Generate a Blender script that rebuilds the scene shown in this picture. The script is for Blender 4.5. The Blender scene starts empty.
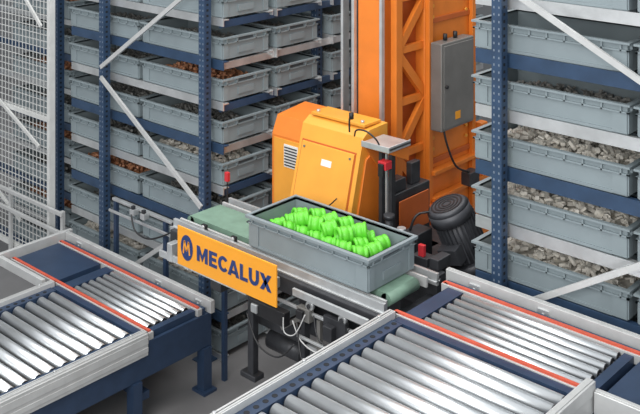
import bpy, bmesh, math, random
from mathutils import Vector, Matrix, Euler
random.seed(7)
S=bpy.context.scene
try:
    S.view_settings.view_transform='Standard'
    S.view_settings.look='None'
except Exception: pass
COL=S.collection

# ---------------------------------------------------------------- materials
def mat(name,c,metal=0.0,rough=0.5,var=0.0,scale=30,bump=0.0,c2=None,coat=0.0):
    m=bpy.data.materials.new(name); m.use_nodes=True
    nt=m.node_tree; b=nt.nodes['Principled BSDF']
    b.inputs['Metallic'].default_value=metal
    b.inputs['Roughness'].default_value=rough
    tc=nt.nodes.new('ShaderNodeTexCoord')
    n=nt.nodes.new('ShaderNodeTexNoise'); n.inputs['Scale'].default_value=scale; n.inputs['Detail'].default_value=4
    nt.links.new(tc.outputs['Object'],n.inputs['Vector'])
    r=nt.nodes.new('ShaderNodeValToRGB')
    r.color_ramp.elements[0].position=0.35; r.color_ramp.elements[1].position=0.65
    lo=[max(0,x*(1-var)) for x in c]; hi=list(c2) if c2 else [min(1,x*(1+var)) for x in c]
    r.color_ramp.elements[0].color=(*lo,1); r.color_ramp.elements[1].color=(*hi,1)
    nt.links.new(n.outputs['Fac'],r.inputs['Fac']); nt.links.new(r.outputs['Color'],b.inputs['Base Color'])
    if bump:
        bp=nt.nodes.new('ShaderNodeBump'); bp.inputs['Strength'].default_value=bump; bp.inputs['Distance'].default_value=0.005
        nt.links.new(n.outputs['Fac'],bp.inputs['Height']); nt.links.new(bp.outputs['Normal'],b.inputs['Normal'])
    return m
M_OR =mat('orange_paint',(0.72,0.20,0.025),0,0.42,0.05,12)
M_ORD=mat('deep_orange_paint_and_shade',(0.48,0.105,0.018),0,0.5,0.08,12)
M_OY =mat('amber_paint',(0.79,0.35,0.045),0,0.38,0.04,10)
M_SIGN=mat('sign_orange',(0.84,0.34,0.02),0,0.45,0.02,10)
M_SBLUE=mat('sign_blue',(0.012,0.035,0.15),0,0.4,0.02)
M_BLUE=mat('navy_paint',(0.022,0.042,0.085),0,0.4,0.1,20)
M_BLUE2=mat('rack_blue',(0.024,0.052,0.105),0,0.45,0.12,20)
M_HOLE=mat('hole_dark',(0.006,0.008,0.012),0,0.8)
M_HOLEL=mat('hole_light',(0.16,0.20,0.26),0,0.7)
M_STEEL=mat('galvanised_steel',(0.64,0.66,0.67),0.7,0.36,0.10,14)
M_ROLL=mat('roller_steel',(0.76,0.79,0.81),0.82,0.32,0.04,10)
M_ALU=mat('aluminium_profile',(0.58,0.59,0.59),0.35,0.40,0.05,20)
M_FENCE=mat('fence_white',(0.62,0.63,0.62),0.1,0.5,0.05,20)
M_RAILG=mat('light_grey_paint',(0.47,0.48,0.48),0.2,0.42,0.05,20)
M_TOTE=mat('tote_grey_plastic',(0.22,0.265,0.285),0,0.45,0.06,8)
M_TOTED=mat('tote_grey_dark',(0.07,0.085,0.095),0,0.6,0.05)
M_DK=mat('dark_metal',(0.045,0.047,0.053),0.4,0.45,0.2,20)
M_MOT=mat('motor_grey',(0.055,0.058,0.067),0.2,0.5,0.15,20)
M_BLK=mat('black_plastic',(0.014,0.014,0.016),0,0.45,0.1)
M_RED=mat('red_belt',(0.52,0.085,0.045),0,0.5,0.08)
M_REDP=mat('red_plastic',(0.55,0.03,0.04),0,0.35,0.05)
M_GBELT=mat('green_belt',(0.16,0.26,0.20),0,0.6,0.1,20)
M_LIME=mat('lime_plastic',(0.12,0.54,0.035),0,0.42,0.1,20)
M_EBOX=mat('grey_enclosure',(0.21,0.205,0.195),0.35,0.42,0.08,10)
M_WHITE=mat('white_plastic',(0.75,0.75,0.73),0,0.5,0.03)
M_FLOOR=mat('concrete_floor',(0.17,0.17,0.175),0,0.6,0.15,3,0.1)
M_WALL=mat('wall_grey',(0.20,0.21,0.22),0,0.8,0.1,2)
M_FIT=mat('fitting_metal',(0.62,0.59,0.53),0.05,0.5,0.3,25)
M_FIT2=mat('fitting_brown',(0.46,0.21,0.11),0.1,0.5,0.4,40)
M_FIT3=mat('fitting_dark',(0.18,0.18,0.17),0.1,0.5,0.4,40)
M_CABLE=mat('white_cable',(0.45,0.45,0.45),0,0.5)

# ---------------------------------------------------------------- mesh builder
class MB:
    def __init__(s): s.bm=bmesh.new()
    def _set(s,fs,mi,sm=False):
        for f in fs: f.material_index=mi; f.smooth=sm
    def box(s,x0,x1,y0,y1,z0,z1,mi=0):
        v=[s.bm.verts.new(p) for p in [(x0,y0,z0),(x1,y0,z0),(x1,y1,z0),(x0,y1,z0),(x0,y0,z1),(x1,y0,z1),(x1,y1,z1),(x0,y1,z1)]]
        fs=[s.bm.faces.new([v[i] for i in q]) for q in [(3,2,1,0),(4,5,6,7),(0,1,5,4),(1,2,6,5),(2,3,7,6),(3,0,4,7)]]
        s._set(fs,mi); return s
    def beam(s,p0,p1,w,h,mi=0,up=(0,0,1)):
        p0=Vector(p0);p1=Vector(p1);d=(p1-p0).normalized();u=Vector(up)
        if abs(d.dot(u))>.98:u=Vector((0,1,0))
        a=d.cross(u).normalized();b=a.cross(d).normalized()
        v=[]
        for p in(p0,p1):
            for i,j in((-1,-1),(1,-1),(1,1),(-1,1)): v.append(s.bm.verts.new(p+a*i*w/2+b*j*h/2))
        fs=[s.bm.faces.new([v[i] for i in q]) for q in [(0,1,2,3),(7,6,5,4),(1,0,4,5),(2,1,5,6),(3,2,6,7),(0,3,7,4)]]
        s._set(fs,mi); return s
    def cyl(s,p0,p1,r,seg=16,mi=0,r2=None,smooth=True):
        p0=Vector(p0);p1=Vector(p1);d=(p1-p0).normalized();u=Vector((0,0,1)) if abs(d.z)<.9 else Vector((0,1,0))
        a=d.cross(u).normalized();b=d.cross(a).normalized();r2=r if r2 is None else r2
        A=[];B=[]
        for i in range(seg):
            t=2*math.pi*i/seg;o=a*math.cos(t)+b*math.sin(t)
            A.append(s.bm.verts.new(p0+o*r));B.append(s.bm.verts.new(p1+o*r2))
        for i in range(seg):
            j=(i+1)%seg
            f=s.bm.faces.new((A[i],B[i],B[j],A[j]));f.material_index=mi;f.smooth=smooth
        f=s.bm.faces.new(A);f.material_index=mi;f=s.bm.faces.new(B[::-1]);f.material_index=mi
        return s
    def ring(s,p0,p1,r,ri,seg=16,mi=0):
        p0=Vector(p0);p1=Vector(p1);d=(p1-p0).normalized();u=Vector((0,0,1)) if abs(d.z)<.9 else Vector((0,1,0))
        a=d.cross(u).normalized();b=d.cross(a).normalized()
        L=[]
        for p,rr in((p0,r),(p1,r),(p1,ri),(p0,ri)):
            L.append([s.bm.verts.new(p+(a*math.cos(2*math.pi*i/seg)+b*math.sin(2*math.pi*i/seg))*rr) for i in range(seg)])
        for k in range(4):
            A=L[k];B=L[(k+1)%4]
            for i in range(seg):
                j=(i+1)%seg;f=s.bm.faces.new((A[i],B[i],B[j],A[j]));f.material_index=mi;f.smooth=(k in(0,2))
        return s
    def lathe(s,prof,seg=24,mi=0):   # closed profile of (x,r) revolved about x
        L=[[s.bm.verts.new((x,r*math.cos(2*math.pi*i/seg),r*math.sin(2*math.pi*i/seg))) for i in range(seg)] for x,r in prof]
        n=len(L)
        for k in range(n):
            A=L[k];B=L[(k+1)%n]
            for i in range(seg):
                j=(i+1)%seg;f=s.bm.faces.new((A[i],B[i],B[j],A[j]));f.material_index=mi;f.smooth=True
        return s
    def prism(s,pts,x0,x1,mi=0):   # pts in (y,z), extruded along x
        A=[s.bm.verts.new((x0,y,z)) for y,z in pts];B=[s.bm.verts.new((x1,y,z)) for y,z in pts]
        n=len(pts);fs=[s.bm.faces.new(A),s.bm.faces.new(B[::-1])]
        for i in range(n):
            j=(i+1)%n;fs.append(s.bm.faces.new((A[j],A[i],B[i],B[j])))
        s._set(fs,mi);return s
    def prismxz(s,pts,y0,y1,mi=0):
        A=[s.bm.verts.new((x,y0,z)) for x,z in pts];B=[s.bm.verts.new((x,y1,z)) for x,z in pts]
        n=len(pts);fs=[s.bm.faces.new(A),s.bm.faces.new(B[::-1])]
        for i in range(n):
            j=(i+1)%n;fs.append(s.bm.faces.new((A[j],A[i],B[i],B[j])))
        s._set(fs,mi);return s
    def tube(s,pts,r,seg=8,mi=0):
        P=[Vector(p) for p in pts]
        Q=[]
        n=len(P)
        for i in range(n-1):
            p0=P[max(i-1,0)];p1=P[i];p2=P[i+1];p3=P[min(i+2,n-1)]
            for k in range(5):
                t=k/5
                Q.append(0.5*((2*p1)+(-p0+p2)*t+(2*p0-5*p1+4*p2-p3)*t*t+(-p0+3*p1-3*p2+p3)*t**3))
        Q.append(P[-1]);L=[]
        for i,q in enumerate(Q):
            d=(Q[min(i+1,len(Q)-1)]-Q[max(i-1,0)]).normalized();u=Vector((.3,.9,.1)).normalized()
            if abs(d.dot(u))>.95:u=Vector((0,0,1))
            a=d.cross(u).normalized();b=d.cross(a).normalized()
            L.append([s.bm.verts.new(q+(a*math.cos(2*math.pi*k/seg)+b*math.sin(2*math.pi*k/seg))*r) for k in range(seg)])
        for A,B in zip(L[:-1],L[1:]):
            for k in range(seg):
                j=(k+1)%seg;f=s.bm.faces.new((A[k],B[k],B[j],A[j]));f.material_index=mi;f.smooth=True
        s.bm.faces.new(L[0]);s.bm.faces.new(L[-1][::-1])
        return s
    def done(s,name,mats,parent=None,bevel=0.0,label=None):
        bm=s.bm
        bmesh.ops.recalc_face_normals(bm,faces=bm.faces)
        xs=[v.co for v in bm.verts]
        c=Vector(((min(v.x for v in xs)+max(v.x for v in xs))/2,(min(v.y for v in xs)+max(v.y for v in xs))/2,min(v.z for v in xs)))
        bmesh.ops.translate(bm,verts=bm.verts,vec=-c)
        me=bpy.data.meshes.new(name);bm.to_mesh(me);bm.free()
        for m in mats: me.materials.append(m)
        o=bpy.data.objects.new(name,me);COL.objects.link(o)
        o.location=c
        if parent: attach(o,parent)
        if bevel:
            b=o.modifiers.new('bevel','BEVEL');b.width=bevel;b.segments=2;b.limit_method='ANGLE'
        if label:o['label']=label
        return o
def wloc(o):
    l=o.location.copy();p=o.parent
    while p: l=l+p.location;p=p.parent
    return l
def attach(o,parent):
    o.location=o.location-wloc(parent);o.parent=parent
def thing(name,loc,label,category,group=None):
    e=bpy.data.objects.new(name,None);e.empty_display_size=.1;e.location=loc;COL.objects.link(e)
    e['label']=label;e['category']=category
    if group:e['group']=group
    return e
def tag(o,label,category,group=None,kind=None):
    o['label']=label;o['category']=category
    if group:o['group']=group
    if kind:o['kind']=kind
    return o
def dup(o,loc,parent=None,name=None):
    n=o.copy();COL.objects.link(n)
    if parent is not None: n.parent=parent;n.location=Vector(loc)-wloc(parent)
    else: n.location=loc
    return n

# ---------------------------------------------------------------- setting
f=MB().box(-9,3,-2,9,-.1,0).done('floor',[M_FLOOR]);f['kind']='structure'
f=MB().box(-9,3,8,8.1,0,4).done('wall_back',[M_WALL]);f['kind']='structure'
f=MB().box(-9.1,-9,-2,8.1,0,4).done('wall_left',[M_WALL]);f['kind']='structure'

# ---------------------------------------------------------------- tote
def tote_mesh(name,TL,TW,TH,lip=.007):
    m=MB();w=.005;hx,hy=TL/2-.012,TW/2-.012
    zb=TH-.030
    m.box(-hx,hx,-hy,hy,0,.005)
    for sy in(-1,1):
        a,b=sorted((sy*hy,sy*(hy-w)));m.box(-hx,hx,a,b,.005,TH)
        a,b=sorted((sy*(hy-w),sy*(hy+.013)));m.box(-hx-.013,hx+.013,a,b,TH-lip,TH)
        a,b=sorted((sy*hy,sy*(hy+.009)));m.box(-hx-.009,hx+.009,a,b,zb,zb+.005)
        for i in range(9):
            x=-hx+.02+i*(2*hx-.04)/8;m.box(x-.003,x+.003,a,b,zb,TH-lip+.001)
        a2,b2=sorted((sy*hy,sy*(hy+.005)))
        m.box(-hx,-hx+.05,a2,b2,.004,zb);m.box(hx-.05,hx,a2,b2,.004,zb)
        m.box(-hx+.05,hx-.05,a2,b2,.002,.012)
    for sx in(-1,1):
        a,b=sorted((sx*hx,sx*(hx-w)));m.box(a,b,-hy+w,hy-w,.005,TH)
        a,b=sorted((sx*(hx-w),sx*(hx+.013)));m.box(a,b,-hy+w,hy-w,TH-lip,TH)
        a,b=sorted((sx*hx,sx*(hx+.009)));m.box(a,b,-hy-.009,hy+.009,zb,zb+.005)
        for y in(-hy+.02,hy-.02,-.06,.06): m.box(a,b,y-.003,y+.003,zb,TH-lip+.001)
        a2,b2=sorted((sx*hx,sx*(hx+.002)));m.box(a2,b2,-.045,.045,TH-.023,TH-.012,1)
        a2,b2=sorted((sx*hx,sx*(hx+.005)));m.box(a2,b2,-hy,-hy+.03,.004,zb);m.box(a2,b2,hy-.03,hy,.004,zb);m.box(a2,b2,-.05,.05,.02,.05)
    return m.done(name,[M_TOTE,M_TOTED])
CR_TOTE=(-2.408,2.725,.832)
toteC=tote_mesh('storage_tote',.600,.278,.118,.011)
toteC.location=CR_TOTE
b=toteC.modifiers.new('bevel','BEVEL');b.width=.0015;b.segments=2
tag(toteC,'grey plastic tote of lime green parts on the crane carriage','plastic tote')
TH=.100
tote0=None

def heap(name,m,seed,big=1.0,lift=0.0,n=260):
    r=random.Random(seed);b=MB()
    b.box(-.265,.265,-.118,.118,0,.048+lift)
    for i in range(n):
        x=r.uniform(-.250,.250);y=r.uniform(-.108,.108)
        z=.048+lift+.035*(1-(abs(x)/.3)**2)*(1-(abs(y)/.15)**2)*r.uniform(.3,1.1)
        d=Vector((r.uniform(-1,1),r.uniform(-1,1),r.uniform(-.5,.8))).normalized()*r.uniform(.008,.016)*big
        p=Vector((x,y,z))
        if i%3==0: b.cyl(p-d*.6,p+d*.6,r.uniform(.006,.010)*big,7,smooth=False)
        else: b.beam(p-d,p+d,r.uniform(.007,.012)*big,r.uniform(.004,.01)*big)
    return b.done(name,[m])
HS=[heap('metal_fittings',M_FIT,1,1.3,.004),heap('metal_fittings',M_FIT,2,1.5,.004,200),heap('copper_fittings',M_FIT2,3),heap('dark_fittings',M_FIT3,4,1,-.025)];used=[False]*4
HL={0:('loose grey metal fittings heaped in a grey tote','metal fittings'),
    1:('loose grey metal fittings heaped in a grey tote','metal fittings'),
    2:('loose copper coloured fittings heaped in a grey tote','copper fittings'),
    3:('loose dark fittings heaped in a grey tote','dark fittings')}
def put_tote(x,y,zr,content,group):
    global tote0
    z=zr-TH
    if tote0 is None: tote0=tote_mesh('storage_tote',.60,.31,TH);t=tote0;t.location=(x,y,z)
    else: t=dup(tote0,(x,y,z))
    tag(t,'grey ribbed plastic storage tote stored on a rack level','plastic tote',group)
    if content is not None:
        if used[content]: h=dup(HS[content],(x,y,z+.006))
        else: h=HS[content];h.location=(x,y,z+.006);used[content]=True
        tag(h,HL[content][0],HL[content][1],None,'stuff')

# ---------------------------------------------------------------- racks
def upright_mesh(h):
    m=MB();w=.040
    m.box(0,w,0,.004,0,h);m.box(0,.004,.004,.04,0,h);m.box(w-.004,w,.004,.04,0,h)
    z=.03
    while z<h-.02:
        for x in(.010,.030): m.box(x-.0025,x+.0025,-.0008,0,z,z+.008,1)
        m.box(w,w+.0008,.012,.024,z,z+.010,2)
        z+=.025
    m.box(-.02,w+.02,-.02,.06,0,.006)
    return m.done('upright',[M_BLUE2,M_HOLEL,M_HOLE])
up0=upright_mesh(2.0)
used_up=[False]
def upright(x,y,parent):
    if not used_up[0]:
        used_up[0]=True;up0.location=Vector((x+.020,y+.02,0));attach(up0,parent);return
    dup(up0,(x+.020,y+.02,0),parent)
Y0=3.02
def brace(parent,p0,p1):
    MB().beam(p0,p1,.012,.020,0,up=(0,0,1)).done('brace',[M_ALU],parent)

def rack(label,xs,xa,xb,rims,ybays,colY,hb=.036,par=0):
    R=thing('storage_rack',((xa+xb)/2,3.0,0),label,'storage rack')
    for y in ybays:
        for x in xs: upright(x,y,R)
    for i,zr in enumerate(rims):
        z=zr-TH-.004
        mm=M_BLUE2 if i%2==par else M_STEEL
        hh=hb if i%2==par else hb-.008
        for k,yy in enumerate(colY):
            MB().box(xa,xb,yy-.160,yy-.155,z-hh,z+.006).box(xa,xb,yy-.155,yy-.125,z-.004,z).done('tote_support',[mm if k==0 else M_STEEL],R)
            if k<3: MB().box(xa,xb,yy+.155,yy+.159,z-.02,z+.006).box(xa,xb,yy+.125,yy+.155,z-.004,z).done('tote_support',[M_STEEL],R)
    return R
L_rims=[.126+.19*i for i in range(9)]
colsL=[Y0+.165+.345*i+(.06 if i>=2 else 0)+(.06 if i>=4 else 0) for i in range(6)]
RL=rack('tall navy steel rack filled with grey totes beside the aisle',[-4.17,-3.41],-4.50,-3.31,L_rims,[2.965,3.72,4.47],colsL,.038,1)
for i,zr in enumerate(L_rims[1:]):
    z=zr-TH-.010
    MB().box(-3.345,-3.330,3.03,5.2,z-.034,z-.002).done('beam',[M_BLUE2 if i%2 else M_STEEL],RL)
for a,b in (((-4.14,1.16),(-3.38,.70)),((-4.14,1.21),(-3.38,1.72)),((-4.15,.10),(-3.38,.64))):
    brace(RL,(a[0],2.955,a[1]),(b[0],2.955,b[1]))
gL='totes stored on the rack beside the aisle'
for i,zr in enumerate(L_rims):
    put_tote(-3.62,colsL[0],zr,{6:2,4:0,1:0}.get(i,3),gL)
    put_tote(-4.235,colsL[0],zr,{3:2,1:0,5:3}.get(i,3),gL)
    for k in range(1,6):
        put_tote(-3.62,colsL[k],zr,3 if k<3 and i<8 else None,gL)
RB=rack('navy steel rack with grey totes standing behind a wire fence',[-4.66,-5.50],-5.5,-4.62,L_rims,[3.02],[Y0+.25],.03)
for i,zr in enumerate(L_rims): put_tote(-4.95,Y0+.25,zr,2 if i%2 else 3,'totes stored on the rack behind the fence')
R_rims=[.714+.2*i for i in range(7)]
colsR=[Y0+.165+.345*i for i in range(3)]
RR=rack('navy rack holding grey totes beside the high roller conveyor',[-1.865,-1.07],-1.97,-.95,R_rims,[2.965,3.70],colsR,.044,1)
brace(RR,(-1.84,2.955,1.88),(-1.05,2.955,1.485))
brace(RR,(-1.84,2.955,.73),(-1.05,2.955,1.21))
gR='totes stored on the rack beside the roller conveyor'
for i,zr in enumerate(R_rims):
    put_tote(-1.69,colsR[0],zr,[0,0,1,0,3,None,None][i],gR)
    put_tote(-1.075,colsR[0],zr,[0,0,1,0,3,None,None][i],gR)
    put_tote(-1.69,colsR[1],zr,3 if i<5 else None,gR)

# ---------------------------------------------------------------- fence
F=thing('wire_fence',(-4.95,2.93,0),'silver wire mesh safety fence panel with tubular frame','wire fence')
m=MB();x=-5.38
while x<-4.54: m.box(x,x+.0032,2.925,2.9282,.12,1.9);x+=.035
z=.12
while z<1.9: m.box(-5.40,-4.54,2.9285,2.9317,z,z+.0032);z+=.035
m.done('wire_mesh',[M_FENCE],F)
MB().box(-4.555,-4.530,2.91,2.945,0,1.95).done('fence_post',[M_FENCE],F)
for z in(.11,.86,1.62): MB().box(-5.40,-4.555,2.915,2.94,z,z+.022).done('fence_rail',[M_FENCE],F)
for a,b in(((-4.98,1.68),(-4.60,1.36)),((-5.38,1.05),(-4.62,.72)),((-5.38,.55),(-4.8,.28))):
    MB().beam((a[0],2.905,a[1]),(b[0],2.905,b[1]),.01,.018).done('brace',[M_FENCE],F)
for z in(.32,.42): MB().box(-5.40,-4.37,2.875,2.890,z,z+.020).done('guard_rail',[M_ALU],F,.002)
for x in(-4.40,-4.9): MB().box(x,x+.022,2.890,2.905,0,.44).done('guard_post',[M_ALU],F)

# ---------------------------------------------------------------- conveyors
def roller_mesh(x0,x1,r,name='roller'):
    m=MB();m.cyl((x0,0,0),(x1,0,0),r,32);m.cyl((x0-.012,0,0),(x0,0,0),r*.35,8,1);m.cyl((x1,0,0),(x1+.012,0,0),r*.35,8,1)
    m.ring((x0+.0005,0,0),(x0-.002,0,0),r*.98,r*.4,20,1);m.ring((x1,0,0),(x1+.002,0,0),r*.98,r*.4,20,1)
    return m.done(name,[M_ROLL,M_DK])
def rollers(P,x0,x1,r,ys,zc):
    o=roller_mesh(x0,x1,r);o.location=((x0+x1)/2,ys[0],zc-r);attach(o,P)
    for y in ys[1:]: dup(o,((x0+x1)/2,y,zc-r),P)
def conveyor(P,xl,xr,zc,y0,yt0,yt1,xend_l,xend_r,pitch=.056):
    r=.0205;ys=[];y=yt0-.074
    while y>y0: ys.append(y);y-=pitch
    rollers(P,xl+.050,xr-.050,r,ys,zc-r)
    rs=.0132;n=6;ys=[yt0+.034+i*(yt1-yt0-.068)/(n-1) for i in range(n)]
    rollers(P,xl+.075,xr-.040,rs,ys,zc-rs)
    for sx,xx in((0,xl),(1,xr)):
        a=(xx,xx+.042) if sx==0 else (xx-.042,xx)
        m=MB().box(a[0],a[1],y0,yt0-.05,zc-.006,zc-.002)
        wi=a[1] if sx==0 else a[0]
        m.box(min(wi,wi-.004 if sx==0 else wi+.004),max(wi,wi-.004 if sx==0 else wi+.004),y0,yt0-.05,zc-.12,zc-.006)
        cx=(a[0]+a[1])/2;y=y0+.02
        while y<yt0-.06: m.cyl((cx,y,zc-.0022),(cx,y,zc-.0012),.009,12,1);y+=.036
        m.done('side_channel',[M_BLUE,M_HOLE],P)
        b=(xx-.024,xx) if sx==0 else (xx,xx+.024)
        m=MB().box(b[0],b[1],y0,yt0-.03,zc-.03,zc+.018).box(b[0]+.003,b[1]-.003,yt0-.03,yt0-.024,zc-.02,zc+.014,1)
        mid=(b[0]+b[1])/2
        m.box(mid-.008,mid-.002,y0,yt0-.035,zc+.018,zc+.0205,2).box(mid+.002,mid+.008,y0,yt0-.035,zc+.018,zc+.0205,2).box(mid-.002,mid+.002,y0,yt0-.035,zc+.018,zc+.0184,1)
        m.done('side_rail',[M_ALU,M_BLK,M_RAILG],P,.001)
        MB().box(b[0]+.005,b[1]-.004,y0,yt1+.06,zc-.17,zc-.031).done('side_frame',[M_BLUE],P)
        for y in (yt0-.10,yt0-.45,yt0-.8):
            MB().cyl((mid,y,zc+.0205),(mid,y,zc+.026),.005,10).done('bolt',[M_STEEL],P)
    MB().box(xl+.001,xr-.001,yt0-.045,yt0-.014,zc-.08,zc-.004).done('cross_member',[M_BLUE],P)
    MB().box(xl+.03,xr-.03,y0,yt1,zc-.11,zc-.10).done('gap_shade_tray',[M_BLK],P)  # sheet coloured black to give the shade in the gaps between rollers
    for yy in(yt0,yt1):
        m=MB().box(xend_l,xend_r,yy-.012,yy+.012,zc-.03,zc-.001)
        m.done('belt_guide',[M_RAILG],P,.001)
        m=MB().box(xend_l+.01,xend_r-.01,yy-.0060,yy+.0060,zc-.001,zc+.005)
        m.cyl((xend_l+.012,yy-.0060,zc-.012),(xend_l+.012,yy+.0060,zc-.012),.017,12)
        m.done('transfer_belt',[M_RED],P)
    MB().box(xend_l,xend_r,yt1+.014,yt1+.03,zc-.08,zc-.004).done('cross_member',[M_BLUE],P)
    MB().box(xend_l-.02,xend_r+.02,yt1+.045,yt1+.066,zc-.03,zc+.022).box(xend_l-.02,xend_r+.02,yt1+.048,yt1+.054,zc+.022,zc+.0245,1).box(xend_l-.02,xend_r+.02,yt1+.058,yt1+.064,zc+.022,zc+.0245,1).done('end_rail',[M_ALU,M_RAILG],P,.001)
    for x in (xend_l+.1,(xl+xr)/2,xend_r-.06):
        MB().box(x-.02,x+.02,yt1+.039,yt1+.045,zc-.06,zc+.005).cyl((x,yt1+.036,zc-.01),(x,yt1+.039,zc-.01),.005,8).done('rail_bracket',[M_STEEL],P)
    MB().box(xl,xl+.062,yt0+.014,yt1-.014,zc-.08,zc-.006).done('cover_plate',[M_BLUE],P)
    MB().box(xr-.03,xr,yt0+.014,yt1-.014,zc-.08,zc-.006).done('cover_plate',[M_BLUE],P)
    for x in(xl-.01,xr+.01):
        for y in(y0+.1,yt0-.08,yt1+.03):
            m=MB().box(x-.022,x+.022,y-.022,y+.022,.012,zc-.172).box(x-.04,x+.04,y-.035,y+.035,.0,.012)
            m.done('leg',[M_BLUE],P)
PR=thing('roller_conveyor',(-1.63,2.1,0),'high roller conveyor with navy frame and red transfer belts','roller conveyor')
conveyor(PR,-1.955,-1.285,.83,1.40,2.565,2.845,-1.985,-1.0)
MB().box(-1.258,-1.02,2.58,2.83,.80,.826).done('cover_plate',[M_BLUE],PR)
MB().box(-1.285,-1.258,1.40,2.53,.849,.885).box(-1.279,-1.264,1.40,2.528,.885,.888,1).done('side_rail',[M_ALU,M_RAILG],PR,.002)
MB().box(-1.256,-1.00,2.515,2.540,.80,.862).box(-1.256,-1.00,2.52,2.535,.862,.865,1).done('end_rail',[M_ALU,M_RAILG],PR,.002)
PL=thing('roller_conveyor',(-3.6,2.1,0),'low roller conveyor with navy frame and side transfer table','roller conveyor')
conveyor(PL,-3.85,-3.215,.36,1.30,2.53,2.79,-4.25,-3.20,.058)
MB().box(-4.24,-3.89,2.546,2.774,.33,.356).done('cover_plate',[M_BLUE],PL)
MB().box(-4.295,-4.273,2.40,2.88,.33,.385).done('side_rail',[M_ALU],PL,.002)
MB().box(-3.190,-3.182,1.30,2.50,.285,.372).box(-3.182,-3.180,1.30,2.50,.300,.318,1).box(-3.182,-3.180,1.30,2.50,.332,.360,1).done('side_skirt',[M_RAILG,M_ALU],PL,.0005)
MB().box(-4.27,-3.90,2.465,2.485,.34,.38).done('side_rail',[M_ALU],PL,.002)
for y in(1.5,2.5): MB().box(-3.86,-3.20,y-.02,y+.02,.10,.13).done('cross_brace',[M_BLUE],PL)
# side guide station
G=thing('side_guide',(-3.6,2.93,0),'silver side guide rail with sensor brackets behind the low conveyor','guide rail')
MB().box(-4.00,-3.13,2.920,2.94,.588,.601).done('guide_bar',[M_STEEL],G,.002)
MB().box(-4.00,-3.17,2.90,2.908,.54,.552).done('guide_bar',[M_STEEL],G,.001)
for x in(-3.98,-3.6,-3.2): MB().box(x-.010,x+.010,2.922,2.94,0,.588).done('post',[M_BLUE],G)
for x in(-3.80,-3.72,-3.50): MB().box(x-.015,x+.015,2.885,2.918,.575,.602).box(x-.008,x+.008,2.888,2.905,.602,.618,1).done('sensor_bracket',[M_STEEL,M_DK],G,.002)
MB().box(-3.29,-3.24,2.86,2.895,.57,.63).box(-3.28,-3.25,2.85,2.86,.59,.615,1).done('sensor_bracket',[M_EBOX,M_DK],G,.003)
MB().box(-3.183,-3.179,2.927,2.933,.601,.875).box(-3.191,-3.171,2.922,2.938,.872,.912,1).done('sensor',[M_DK,M_REDP],G,.002,'red reflective sensor on a thin post')
MB().tube([(-3.80,2.885,.58),(-3.75,2.87,.52),(-3.65,2.87,.51),(-3.55,2.88,.55),(-3.50,2.885,.58)],.004,8).done('cable',[M_BLK],G)

# ---------------------------------------------------------------- crane
C=thing('stacker_crane',(-2.75,3.3,0),'orange stacker crane with mast, cabinets and tote carriage','stacker crane')
fr=MB().box(-2.80,-2.74,2.2,7.5,0,.008).box(-2.785,-2.755,2.2,7.5,.008,.05).done('floor_rail',[M_STEEL]);tag(fr,'steel running rail fixed to the aisle floor under the crane','floor rail')
MB().box(-2.90,-2.64,3.36,4.5,.10,.34).done('base_beam',[M_OR],C,.006)
for y in(3.5,4.3): MB().cyl((-2.80,y,.12),(-2.74,y,.12),.07,20).done('wheel',[M_DK],C)
m=MB();m.box(-2.822,-2.692,3.385,3.50,.34,2.3);m.done('mast',[M_OR],C,.006)
MB().box(-2.900,-2.886,3.36,3.40,.7,2.3).done('mast_rail',[M_STEEL],C)
MB().box(-2.842,-2.826,3.365,3.385,.7,2.3).done('mast_rail',[M_STEEL],C)
MB().box(-2.886,-2.826,3.41,3.43,.7,2.3).done('mast_channel',[M_DK],C)
MB().box(-2.688,-2.674,3.37,3.39,.7,2.3).done('mast_rail',[M_STEEL],C)
m=MB();m.box(-2.80,-2.690,3.50,3.64,.34,2.3);m.done('mast_web',[M_ORD],C,.004)  # recessed web: darker orange puts the shade of the recess into the colour
m=MB();m.box(-2.82,-2.64,3.64,4.02,.34,2.3);m.done('mast_column',[M_OR],C,.006)
m=MB();m.box(-2.672,-2.64,3.43,3.475,.34,2.3);m.done('mast_flange',[M_OR],C,.002)
for a in(3.64,3.99):MB().box(-2.638,-2.615,a,a+.03,.4,2.3).done('mast_flange',[M_OR],C,.002)
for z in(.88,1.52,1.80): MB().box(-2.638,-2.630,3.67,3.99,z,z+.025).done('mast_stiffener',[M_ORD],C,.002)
for y in(3.69,3.96):
    for z in(.95,1.0,1.55,1.60,1.65): MB().cyl((-2.636,y,z),(-2.628,y,z),.008,8).done('bolt',[M_OY],C)
zz=2.1;sd=0
while zz>.7:
    ya,yb=(3.46,3.65) if sd else (3.65,3.46)
    MB().beam((-2.655,ya,zz),(-2.655,yb,zz-.20),.022,.038).done('mast_brace',[M_OR],C)
    MB().beam((-2.657,3.46,zz-.21),(-2.657,3.65,zz-.21),.02,.032).done('mast_brace',[M_OR],C)
    zz-=.23;sd=1-sd
MB().prism([(4.02,1.02),(4.12,.94),(4.25,.80),(4.25,.34),(4.02,.34)],-2.80,-2.64).done('base_bracket',[M_OR],C,.004)
for z in(.84,.72): MB().box(-2.639,-2.60,3.66,4.20,z,z+.018).done('base_plate',[M_OR],C,.002)
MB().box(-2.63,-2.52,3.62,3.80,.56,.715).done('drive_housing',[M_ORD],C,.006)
MB().prism([(4.03,.80),(4.18,.80),(4.16,.90),(4.08,1.00),(4.03,1.00)],-2.63,-2.59).done('drive_housing',[M_OR],C,.005)
MB().box(-2.58,-2.53,3.84,3.92,.76,.82).done('terminal_box',[M_DK],C,.003)
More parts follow.
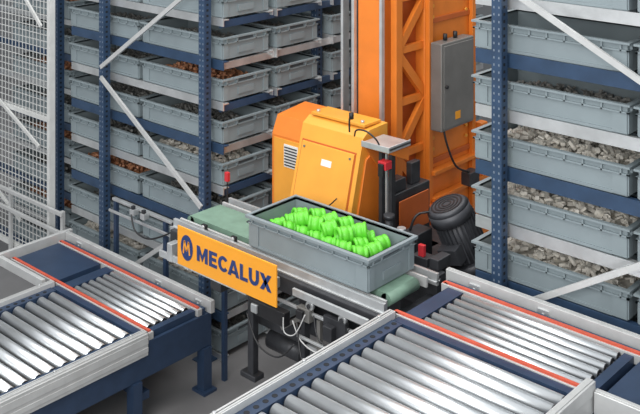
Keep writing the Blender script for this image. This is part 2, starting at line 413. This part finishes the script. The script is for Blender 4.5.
# electrical enclosure
E=MB().box(-2.61,-2.548,3.64,3.90,1.05,1.445).done('electrical_enclosure',[M_EBOX],C,.005)
MB().box(-2.548,-2.543,3.652,3.888,1.062,1.433).done('enclosure_door',[M_EBOX],E,.002)
MB().cyl((-2.543,3.67,1.25),(-2.535,3.67,1.25),.008,10).done('lock',[M_BLK],E)
for y in(3.72,3.80):MB().cyl((-2.585,y,1.445),(-2.585,y,1.475),.010,10).done('cable_gland',[M_BLK],E)
MB().box(-2.543,-2.542,3.74,3.78,1.09,1.125).done('warning_label',[M_SIGN],E)
# control cabinets
K=MB().prism([(3.00,.62),(2.995,.68),(3.00,.78),(3.085,1.10),(3.100,1.15),(3.14,1.175),(3.26,1.18),(3.26,.62)],-2.890,-2.555).done('control_cabinet',[M_OY],C,.002)
def slant(z): return 3.00+(z-.78)*(.085/.32)
def panel(x0,x1,z0,z1,t,name,par,off=0,bev=.001,mats=[]):
    p=[(slant(z0)-t-off,z0),(slant(z1)-t-off,z1),(slant(z1)-off,z1),(slant(z0)-off,z0)]
    return MB().prism(p,x0,x1).done(name,mats,par,bev)
panel(-2.873,-2.575,.795,1.090,.002,'door_seam',K,0,0,[M_ORD])
D=panel(-2.867,-2.581,.801,1.084,.007,'cabinet_door',K,.001,.002,[M_OY])
for x in(-2.850,-2.598):
    for z in(.82,1.065): MB().cyl((x,slant(z)-.008,z),(x,slant(z)-.012,z),.005,8).done('bolt',[M_EBOX],D)
panel(-2.745,-2.69,1.01,1.035,.001,'white_label',D,.008,0,[M_WHITE])
MB().tube([(-2.69,2.99,.87),(-2.65,2.985,.88),(-2.61,3.0,.92)],.0028).done('door_handle',[M_BLK],D)
MB().box(-2.870,-2.575,3.13,3.24,1.181,1.193).done('cabinet_cap',[M_OY],K,.002)
for x in(-2.845,-2.60): MB().cyl((x,3.15,1.193),(x,3.15,1.203),.008,8).done('bolt',[M_STEEL],K)
MB().prism([(3.05,.70),(3.05,.82),(3.11,1.06),(3.22,1.12),(3.22,.70)],-2.555,-2.547).done('side_panel',[M_OR],K,.002)
K2=MB().prism([(3.18,.60),(3.18,1.03),(3.215,1.11),(3.40,1.13),(3.40,.60)],-3.155,-2.895).done('control_cabinet',[M_OR],C,.002)
m=MB().box(-3.075,-2.990,3.174,3.18,.90,1.0)
for i in range(7): m.box(-3.070,-2.995,3.171,3.174,.907+i*.013,.912+i*.013,1)
m.done('vent_grille',[M_WHITE,M_DK],K2)
MB().box(-3.140,-2.91,3.177,3.18,.66,1.02).done('cabinet_door',[M_OY],K2,.001)
# tray and handle
MB().box(-2.53,-2.39,3.06,3.20,1.140,1.150).box(-2.53,-2.39,3.055,3.06,1.133,1.157).box(-2.395,-2.39,3.06,3.20,1.133,1.157).done('tray',[M_STEEL],C,.002)
MB().prism([(3.06,1.139),(3.20,1.139),(3.20,.98)],-2.53,-2.52).done('tray_bracket',[M_OR],C,.001)
MB().prism([(3.06,1.131),(3.20,1.131),(3.20,1.07)],-2.52,-2.40).done('tray_bracket',[M_OR],C,.001)
MB().tube([(-2.56,3.05,1.17),(-2.54,3.04,1.20),(-2.49,3.04,1.205),(-2.45,3.05,1.18),(-2.44,3.06,1.155)],.0035).done('handle',[M_BLK],C)
MB().tube([(-2.62,3.09,1.165),(-2.62,3.09,1.215),(-2.61,3.09,1.23)],.004).cyl((-2.61,3.09,1.22),(-2.61,3.09,1.245),.010,12).done('indicator',[M_BLK],C)
MB().box(-2.44,-2.40,3.05,3.09,1.065,1.097).box(-2.432,-2.408,3.04,3.05,1.04,1.09,1).done('sensor_block',[M_REDP,M_BLK],C,.002,'red and black sensor block')
MB().box(-2.475,-2.460,3.10,3.125,.65,1.12).done('guide_post',[M_DK],C,.001)
MB().box(-2.425,-2.410,3.10,3.125,.65,1.12).done('guide_post',[M_DK],C,.001)
MB().box(-2.450,-2.442,3.11,3.12,.65,1.12).done('guide_rod',[M_STEEL],C)
MB().box(-2.85,-2.35,3.08,3.34,.45,.62).box(-2.50,-2.2,3.2,3.5,.55,.70).done('lower_frame',[M_DK],C,.004)
MB().box(-2.51,-2.44,3.14,3.40,.70,.93).box(-2.50,-2.45,3.16,3.25,.93,.98).box(-2.49,-2.46,3.30,3.36,.93,1.02).done('lift_guide_frame',[M_DK],C,.004)
MB().box(-2.436,-2.43,3.18,3.38,.76,.90).done('guide_cover',[M_ORD],C,.002)
MB().box(-2.37,-2.20,3.04,3.12,.60,.72).box(-2.34,-2.28,2.98,3.04,.62,.80,0).cyl((-2.28,3.02,.74),(-2.20,3.02,.74),.035,18).done('lift_guide_bracket',[M_DK],C,.003)
MB().box(-2.34,-2.27,3.08,3.18,.72,.84).box(-2.33,-2.28,3.07,3.08,.74,.82,1).done('junction_box',[M_DK,M_MOT],C,.003)
MB().cyl((-2.36,3.02,.80),(-2.36,3.02,.90),.016,14).cyl((-2.36,3.02,.90),(-2.36,3.02,.915),.022,14).done('shock_absorber',[M_DK],C)
MB().cyl((-2.30,3.02,.80),(-2.30,3.02,.87),.012,14).cyl((-2.30,3.02,.87),(-2.30,3.02,.88),.017,14,1).done('shock_absorber',[M_DK,M_STEEL],C)
# motor
def motor(cx,cy,z0,z1,r,tilt,name='drive_motor'):
    m=MB()
    m.cyl((0,0,0),(0,0,z1-z0),r*.86,24)
    for i in range(26):
        a=2*math.pi*i/26;d=Vector((math.cos(a),math.sin(a),0))
        m.beam(d*r*.86+Vector((0,0,.03)),d*r*.86+Vector((0,0,z1-z0-.02)),.005,r*.24,0,up=d)
    m.box(-r*.5,r*.5,-r*1.35,-r*.8,(z1-z0)*.25,(z1-z0)*.55)
    m.cyl((0,0,-.02),(0,0,.02),r*1.1,24)
    o=m.done(name,[M_MOT]);o.location=Vector((cx,cy,z0))
    o.rotation_euler=tilt
    attach(o,C)
    n=MB().cyl((0,0,0),(0,0,.045),r,28).cyl((0,0,.045),(0,0,.060),r,28,0,r*.8)
    for k in range(4): n.ring((0,0,.060),(0,0,.062),r*(.75-.17*k),r*(.68-.17*k),24,1)
    q=n.done('fan_cover',[M_MOT,M_BLK]);q.parent=o;q.location=(0,0,z1-z0+.0)
    return o
motor(-2.160,3.29,.69,.90,.086,(math.radians(18),math.radians(-14),0))
MB().box(-2.28,-2.08,3.2,3.42,.50,.66).cyl((-2.33,3.3,.6),(-2.04,3.3,.6),.06,20).done('gearbox',[M_DK],C,.006)
# carriage
A=MB()
A.box(-3.10,-2.04,2.545,2.575,.745,.80).box(-3.10,-2.04,2.885,2.915,.745,.80)
for x in(-3.08,-2.75,-2.4,-2.06): A.box(x-.02,x+.02,2.575,2.885,.70,.745)
A.box(-2.92,-2.86,2.60,3.36,.60,.70).box(-2.42,-2.36,2.60,3.36,.60,.70)
A.done('carriage_frame',[M_DK],C,.003)
for y in(2.570,2.872): MB().box(-3.11,-2.03,y,y+.012,.79,.834).box(-3.11,-2.03,y-.006,y+.018,.800,.806).done('carriage_guide',[M_STEEL],C,.001)
for y in(2.604,2.836): MB().box(-3.11,-2.05,y,y+.010,.79,.826).done('belt_side_plate',[M_ALU],C,.001)
MB().box(-3.12,-2.62,2.505,2.515,.70,.725).done('cable_duct',[M_STEEL],C,.001)
MB().box(-2.40,-2.06,2.52,2.53,.765,.79).done('cable_duct',[M_STEEL],C,.001)
B=MB().box(-3.09,-2.08,2.645,2.808,.79,.828);B.cyl((-3.09,2.645,.806),(-3.09,2.808,.806),.022,18).cyl((-2.08,2.645,.806),(-2.08,2.808,.806),.022,18)
B.done('carriage_belt',[M_GBELT],C)
for x in(-2.78,-2.95): MB().box(x-.012,x+.012,2.590,2.602,.80,.845).cyl((x,2.584,.835),(x,2.590,.835),.009,12,1).done('photo_sensor',[M_BLK,M_STEEL],C,.001)
for x in(-2.33,-2.18,-2.08):
    MB().cyl((x,2.53,.745),(x,2.545,.745),.016,18).cyl((x,2.525,.745),(x,2.53,.745),.008,12,1).done('pulley',[M_STEEL,M_DK],C)
MB().box(-2.38,-2.32,2.52,2.545,.69,.735).box(-2.37,-2.34,2.505,2.52,.70,.73,1).done('sensor_bracket',[M_EBOX,M_BLK],C,.002)
MB().box(-2.26,-2.16,2.525,2.545,.66,.74).box(-2.24,-2.2,2.50,2.525,.67,.72).done('sensor_bracket',[M_DK],C,.002)
MB().box(-2.12,-2.095,2.53,2.545,.62,.74).box(-2.12,-2.10,2.51,2.53,.60,.65,1).done('sensor_bracket',[M_EBOX,M_DK],C,.002)
MB().box(-2.40,-2.12,2.58,2.62,.64,.70).box(-2.19,-2.16,2.54,2.57,.48,.70).box(-2.38,-2.36,2.54,2.57,.44,.70).box(-2.74,-2.46,2.63,2.67,.53,.58).box(-2.69,-2.66,2.58,2.61,.36,.70).box(-2.72,-2.64,2.57,2.62,.345,.365).done('chassis_bracket',[M_DK],C,.003)
MB().cyl((-2.64,2.66,.48),(-2.47,2.66,.48),.036,20).cyl((-2.47,2.66,.48),(-2.44,2.66,.48),.024,20,1).done('belt_motor',[M_DK,M_STEEL],C)
MB().box(-2.38,-2.10,2.55,2.56,.58,.595).done('support_bar',[M_STEEL],C,.001)
MB().box(-2.36,-2.18,2.50,2.51,.64,.648).done('support_bar',[M_STEEL],C,.001)
MB().box(-2.62,-2.12,2.535,2.545,.712,.722).done('support_bar',[M_STEEL],C,.001)
for x in(-2.30,-2.14): MB().box(x-.008,x+.008,2.545,2.56,.56,.70).done('support_strut',[M_EBOX],C,.001)
MB().beam((-2.50,2.57,.60),(-2.36,2.57,.70),.012,.016).done('support_strut',[M_EBOX],C)
MB().box(-2.60,-2.42,2.50,2.53,.65,.70).box(-2.58,-2.55,2.49,2.50,.66,.69,1).done('control_module',[M_BLK,M_STEEL],C,.002)
MB().tube([(-2.38,2.50,.69),(-2.33,2.49,.64),(-2.25,2.49,.625),(-2.18,2.50,.65),(-2.15,2.51,.70)],.0022,8).done('cable',[M_CABLE],C)
MB().tube([(-2.36,2.50,.69),(-2.30,2.47,.58),(-2.2,2.47,.57),(-2.12,2.49,.66),(-2.10,2.51,.74)],.0035,8).done('cable',[M_BLK],C)
MB().tube([(-2.60,2.49,.65),(-2.52,2.47,.57),(-2.42,2.47,.56),(-2.36,2.49,.62)],.0030,8).done('cable',[M_BLK],C)
MB().tube([(-2.28,2.50,.74),(-2.24,2.48,.68),(-2.17,2.48,.68),(-2.12,2.50,.75)],.0028,8).done('cable',[M_BLK],C)
MB().tube([(-2.42,2.495,.69),(-2.40,2.48,.65),(-2.35,2.48,.66),(-2.32,2.50,.73)],.002,8).done('cable',[M_CABLE],C)
MB().tube([(-2.58,3.70,1.05),(-2.56,3.70,.98),(-2.54,3.74,.88),(-2.55,3.86,.82)],.005,8).done('cable',[M_BLK],C)
MB().tube([(-2.32,3.10,.84),(-2.30,3.12,.90),(-2.26,3.18,.90),(-2.22,3.24,.84)],.005,8).done('cable',[M_BLK],C)
MB().box(-2.175,-2.150,2.955,2.972,.83,.872).done('sensor_block',[M_REDP],C,.002)
MB().box(-2.20,-2.06,2.925,2.97,.70,.80).box(-2.2,-2.13,2.95,3.0,.78,.83).box(-2.12,-2.08,2.95,3.03,.80,.84).done('sensor_bracket',[M_DK],C,.003)
for x in(-3.05,-2.95): MB().box(x-.015,x+.015,2.50,2.545,.70,.77).done('end_stop',[M_STEEL],C,.002)
# sign
SG=MB().box(-2.94,-2.41,2.45,2.456,.742,.888).done('sign',[M_SIGN],C,.001)
for x in(-2.86,-2.5): MB().box(x-.015,x+.015,2.456,2.545,.76,.795).done('sign_bracket',[M_STEEL],C)
H=.057;ST=.0150
def ell(cx,cz,rx,rz,a0,a1,n=18): return [(cx+rx*math.cos(math.radians(a0+(a1-a0)*i/n)),cz+rz*math.sin(math.radians(a0+(a1-a0)*i/n))) for i in range(n+1)]
def strip(m,o,i,y0,y1):
    for k in range(len(o)-1): m.prismxz([o[k],o[k+1],i[k+1],i[k]],y0,y1)
def letter(m,ch,x,w,z,y0,y1):
    P=lambda pts:m.prismxz([(x+a,z+b) for a,b in pts],y0,y1)
    if ch=='M':
        P([(0,0),(ST,0),(ST,H),(0,H)]);P([(w-ST,0),(w,0),(w,H),(w-ST,H)])
        P([(ST,H),(w/2,H*.42),(w/2,0.02*H),(ST,H*.56)]);P([(w-ST,H),(w-ST,H*.56),(w/2,0.02*H),(w/2,H*.42)])
    if ch=='E':
        P([(0,0),(ST,0),(ST,H),(0,H)]);t=ST*.80
        for a,ww in((0,w),(H/2-t/2,w*.9),(H-t,w)): P([(ST,a),(ww,a),(ww,a+t),(ST,a+t)])
    if ch=='C':
        o=ell(x+w*.52,z+H/2,w*.52,H/2,38,322);i=ell(x+w*.52,z+H/2,w*.52-ST,H/2-ST*.82,38,322);strip(m,o,i,y0,y1)
    if ch=='A':
        P([(0,0),(ST*1.1,0),(w/2,H*.74),(w/2,H),(w/2-ST*.5,H)]);P([(w,0),(w/2+ST*.5,H),(w/2,H),(w/2,H*.74),(w-ST*1.1,0)])
        P([(w*.27,H*.16),(w*.73,H*.16),(w*.66,H*.36),(w*.34,H*.36)])
    if ch=='L':
        P([(0,0),(ST,0),(ST,H),(0,H)]);P([(ST,0),(w,0),(w,ST*.85),(ST,ST*.85)])
    if ch=='U':
        r=w/2;P([(0,r),(ST,r),(ST,H),(0,H)]);P([(w-ST,r),(w,r),(w,H),(w-ST,H)])
        strip(m,ell(x+r,z+r,r,r,180,360),ell(x+r,z+r,r-ST,r-ST*.9,180,360),y0,y1)
    if ch=='X':
        P([(0,0),(ST*1.25,0),(w,H),(w-ST*1.25,H)]);P([(w-ST*1.25,0),(w,0),(ST*1.25,H),(0,H)])
m=MB();x=-2.826
for ch,w,k in zip('MECALUX',(.060,.043,.053,.060,.040,.051,.057),(.008,.007,-.001,.004,.006,.005,0)):
    yy=2.4482 if ch!='X' else 2.4480
    letter(m,ch,x,w,.787,yy,2.4499);x+=w+k
m.done('lettering',[M_SBLUE],SG)
m=MB();cx,cz=-2.884,.817
m.prismxz(ell(cx,cz,.034,.048,0,360,40)[:-1],2.4480,2.4499)
for p,q in(((-.018,-.024),(-.012,.024)),((-.012,.026),(0,-.012)),((0,-.012),(.012,.026)),((.012,.024),(.018,-.024))):
    m.beam((cx+p[0],2.4472,cz+p[1]),(cx+q[0],2.4472,cz+q[1]),.0065,.001,1,up=(0,1,0))
m.done('emblem',[M_SBLUE,M_SIGN],SG)

# ---------------------------------------------------------------- lime parts in the tote
prof=[(-.027,.015),(-.028,.026),(-.025,.0300),(-.018,.0300),(-.0150,.0268),(-.011,.0268),(-.008,.0298),(.008,.0298),(.011,.0268),(.0150,.0268),(.018,.0300),(.025,.0300),(.028,.026),(.027,.015)]
m=MB().lathe(prof,28)
g0=m.done('green_sleeve',[M_LIME])
for v in g0.data.vertices: v.co.z-=.0300
r=random.Random(31);first=True
def place(x,y,z,big):
    global first
    o=g0 if first else dup(g0,(0,0,0));first=False
    o.location=(x,y,z);a=.95+r.uniform(-.3,.3)
    o.rotation_euler=(r.uniform(0,3),r.uniform(-big,big),a)
    tag(o,'bright lime green ribbed plastic sleeve lying in a heap','plastic part','lime green plastic parts in the tote')
for iz,(nx,ny,z,px,py) in enumerate(((8,3,.870,.066,.066),(7,3,.912,.066,.064),(4,2,.948,.068,.062))):
    for i in range(nx):
        for j in range(ny):
            place(-2.408+(i-(nx-1)/2)*px+r.uniform(-.004,.004)+(.012 if j==1 else -.006),2.725+(j-(ny-1)/2)*py+r.uniform(-.003,.003),z+r.uniform(-.003,.005),(.04,.2,.25)[iz])

# ---------------------------------------------------------------- lights, world, camera
W=bpy.data.worlds.new('world');S.world=W;W.use_nodes=True
W.node_tree.nodes['Background'].inputs[0].default_value=(.94,.97,1,1);W.node_tree.nodes['Background'].inputs[1].default_value=.76
def area(loc,rot,sx,sy,e,c=(1,1,1)):
    l=bpy.data.lights.new('area_light','AREA');l.shape='RECTANGLE';l.size=sx;l.size_y=sy;l.energy=e;l.color=c
    o=bpy.data.objects.new('area_light',l);o.location=loc;o.rotation_euler=rot;COL.objects.link(o)
area((-2.0,1.2,4.3),(0,0,0),1.6,4.0,82,(1,.98,.95))
area((-4.2,1.2,4.3),(0,0,0),1.6,4.0,62,(1,.98,.95))
area((-2.7,4.5,4.2),(0,0,0),1.0,4.5,60,(1,.98,.95))
area((-.6,-1.2,2.9),(math.radians(74),0,math.radians(32)),3.0,1.6,135,(1,.99,.97))  # fill light added in front to brighten the gaps in the racks
cam=bpy.data.cameras.new('camera');co=bpy.data.objects.new('camera',cam);COL.objects.link(co)
co.location=(0,0,2.4);co.rotation_euler=(math.pi/2,0,math.radians(42))
cam.sensor_width=36;cam.lens=990/640*36;cam.shift_y=-377/640;cam.clip_start=.05
S.camera=co
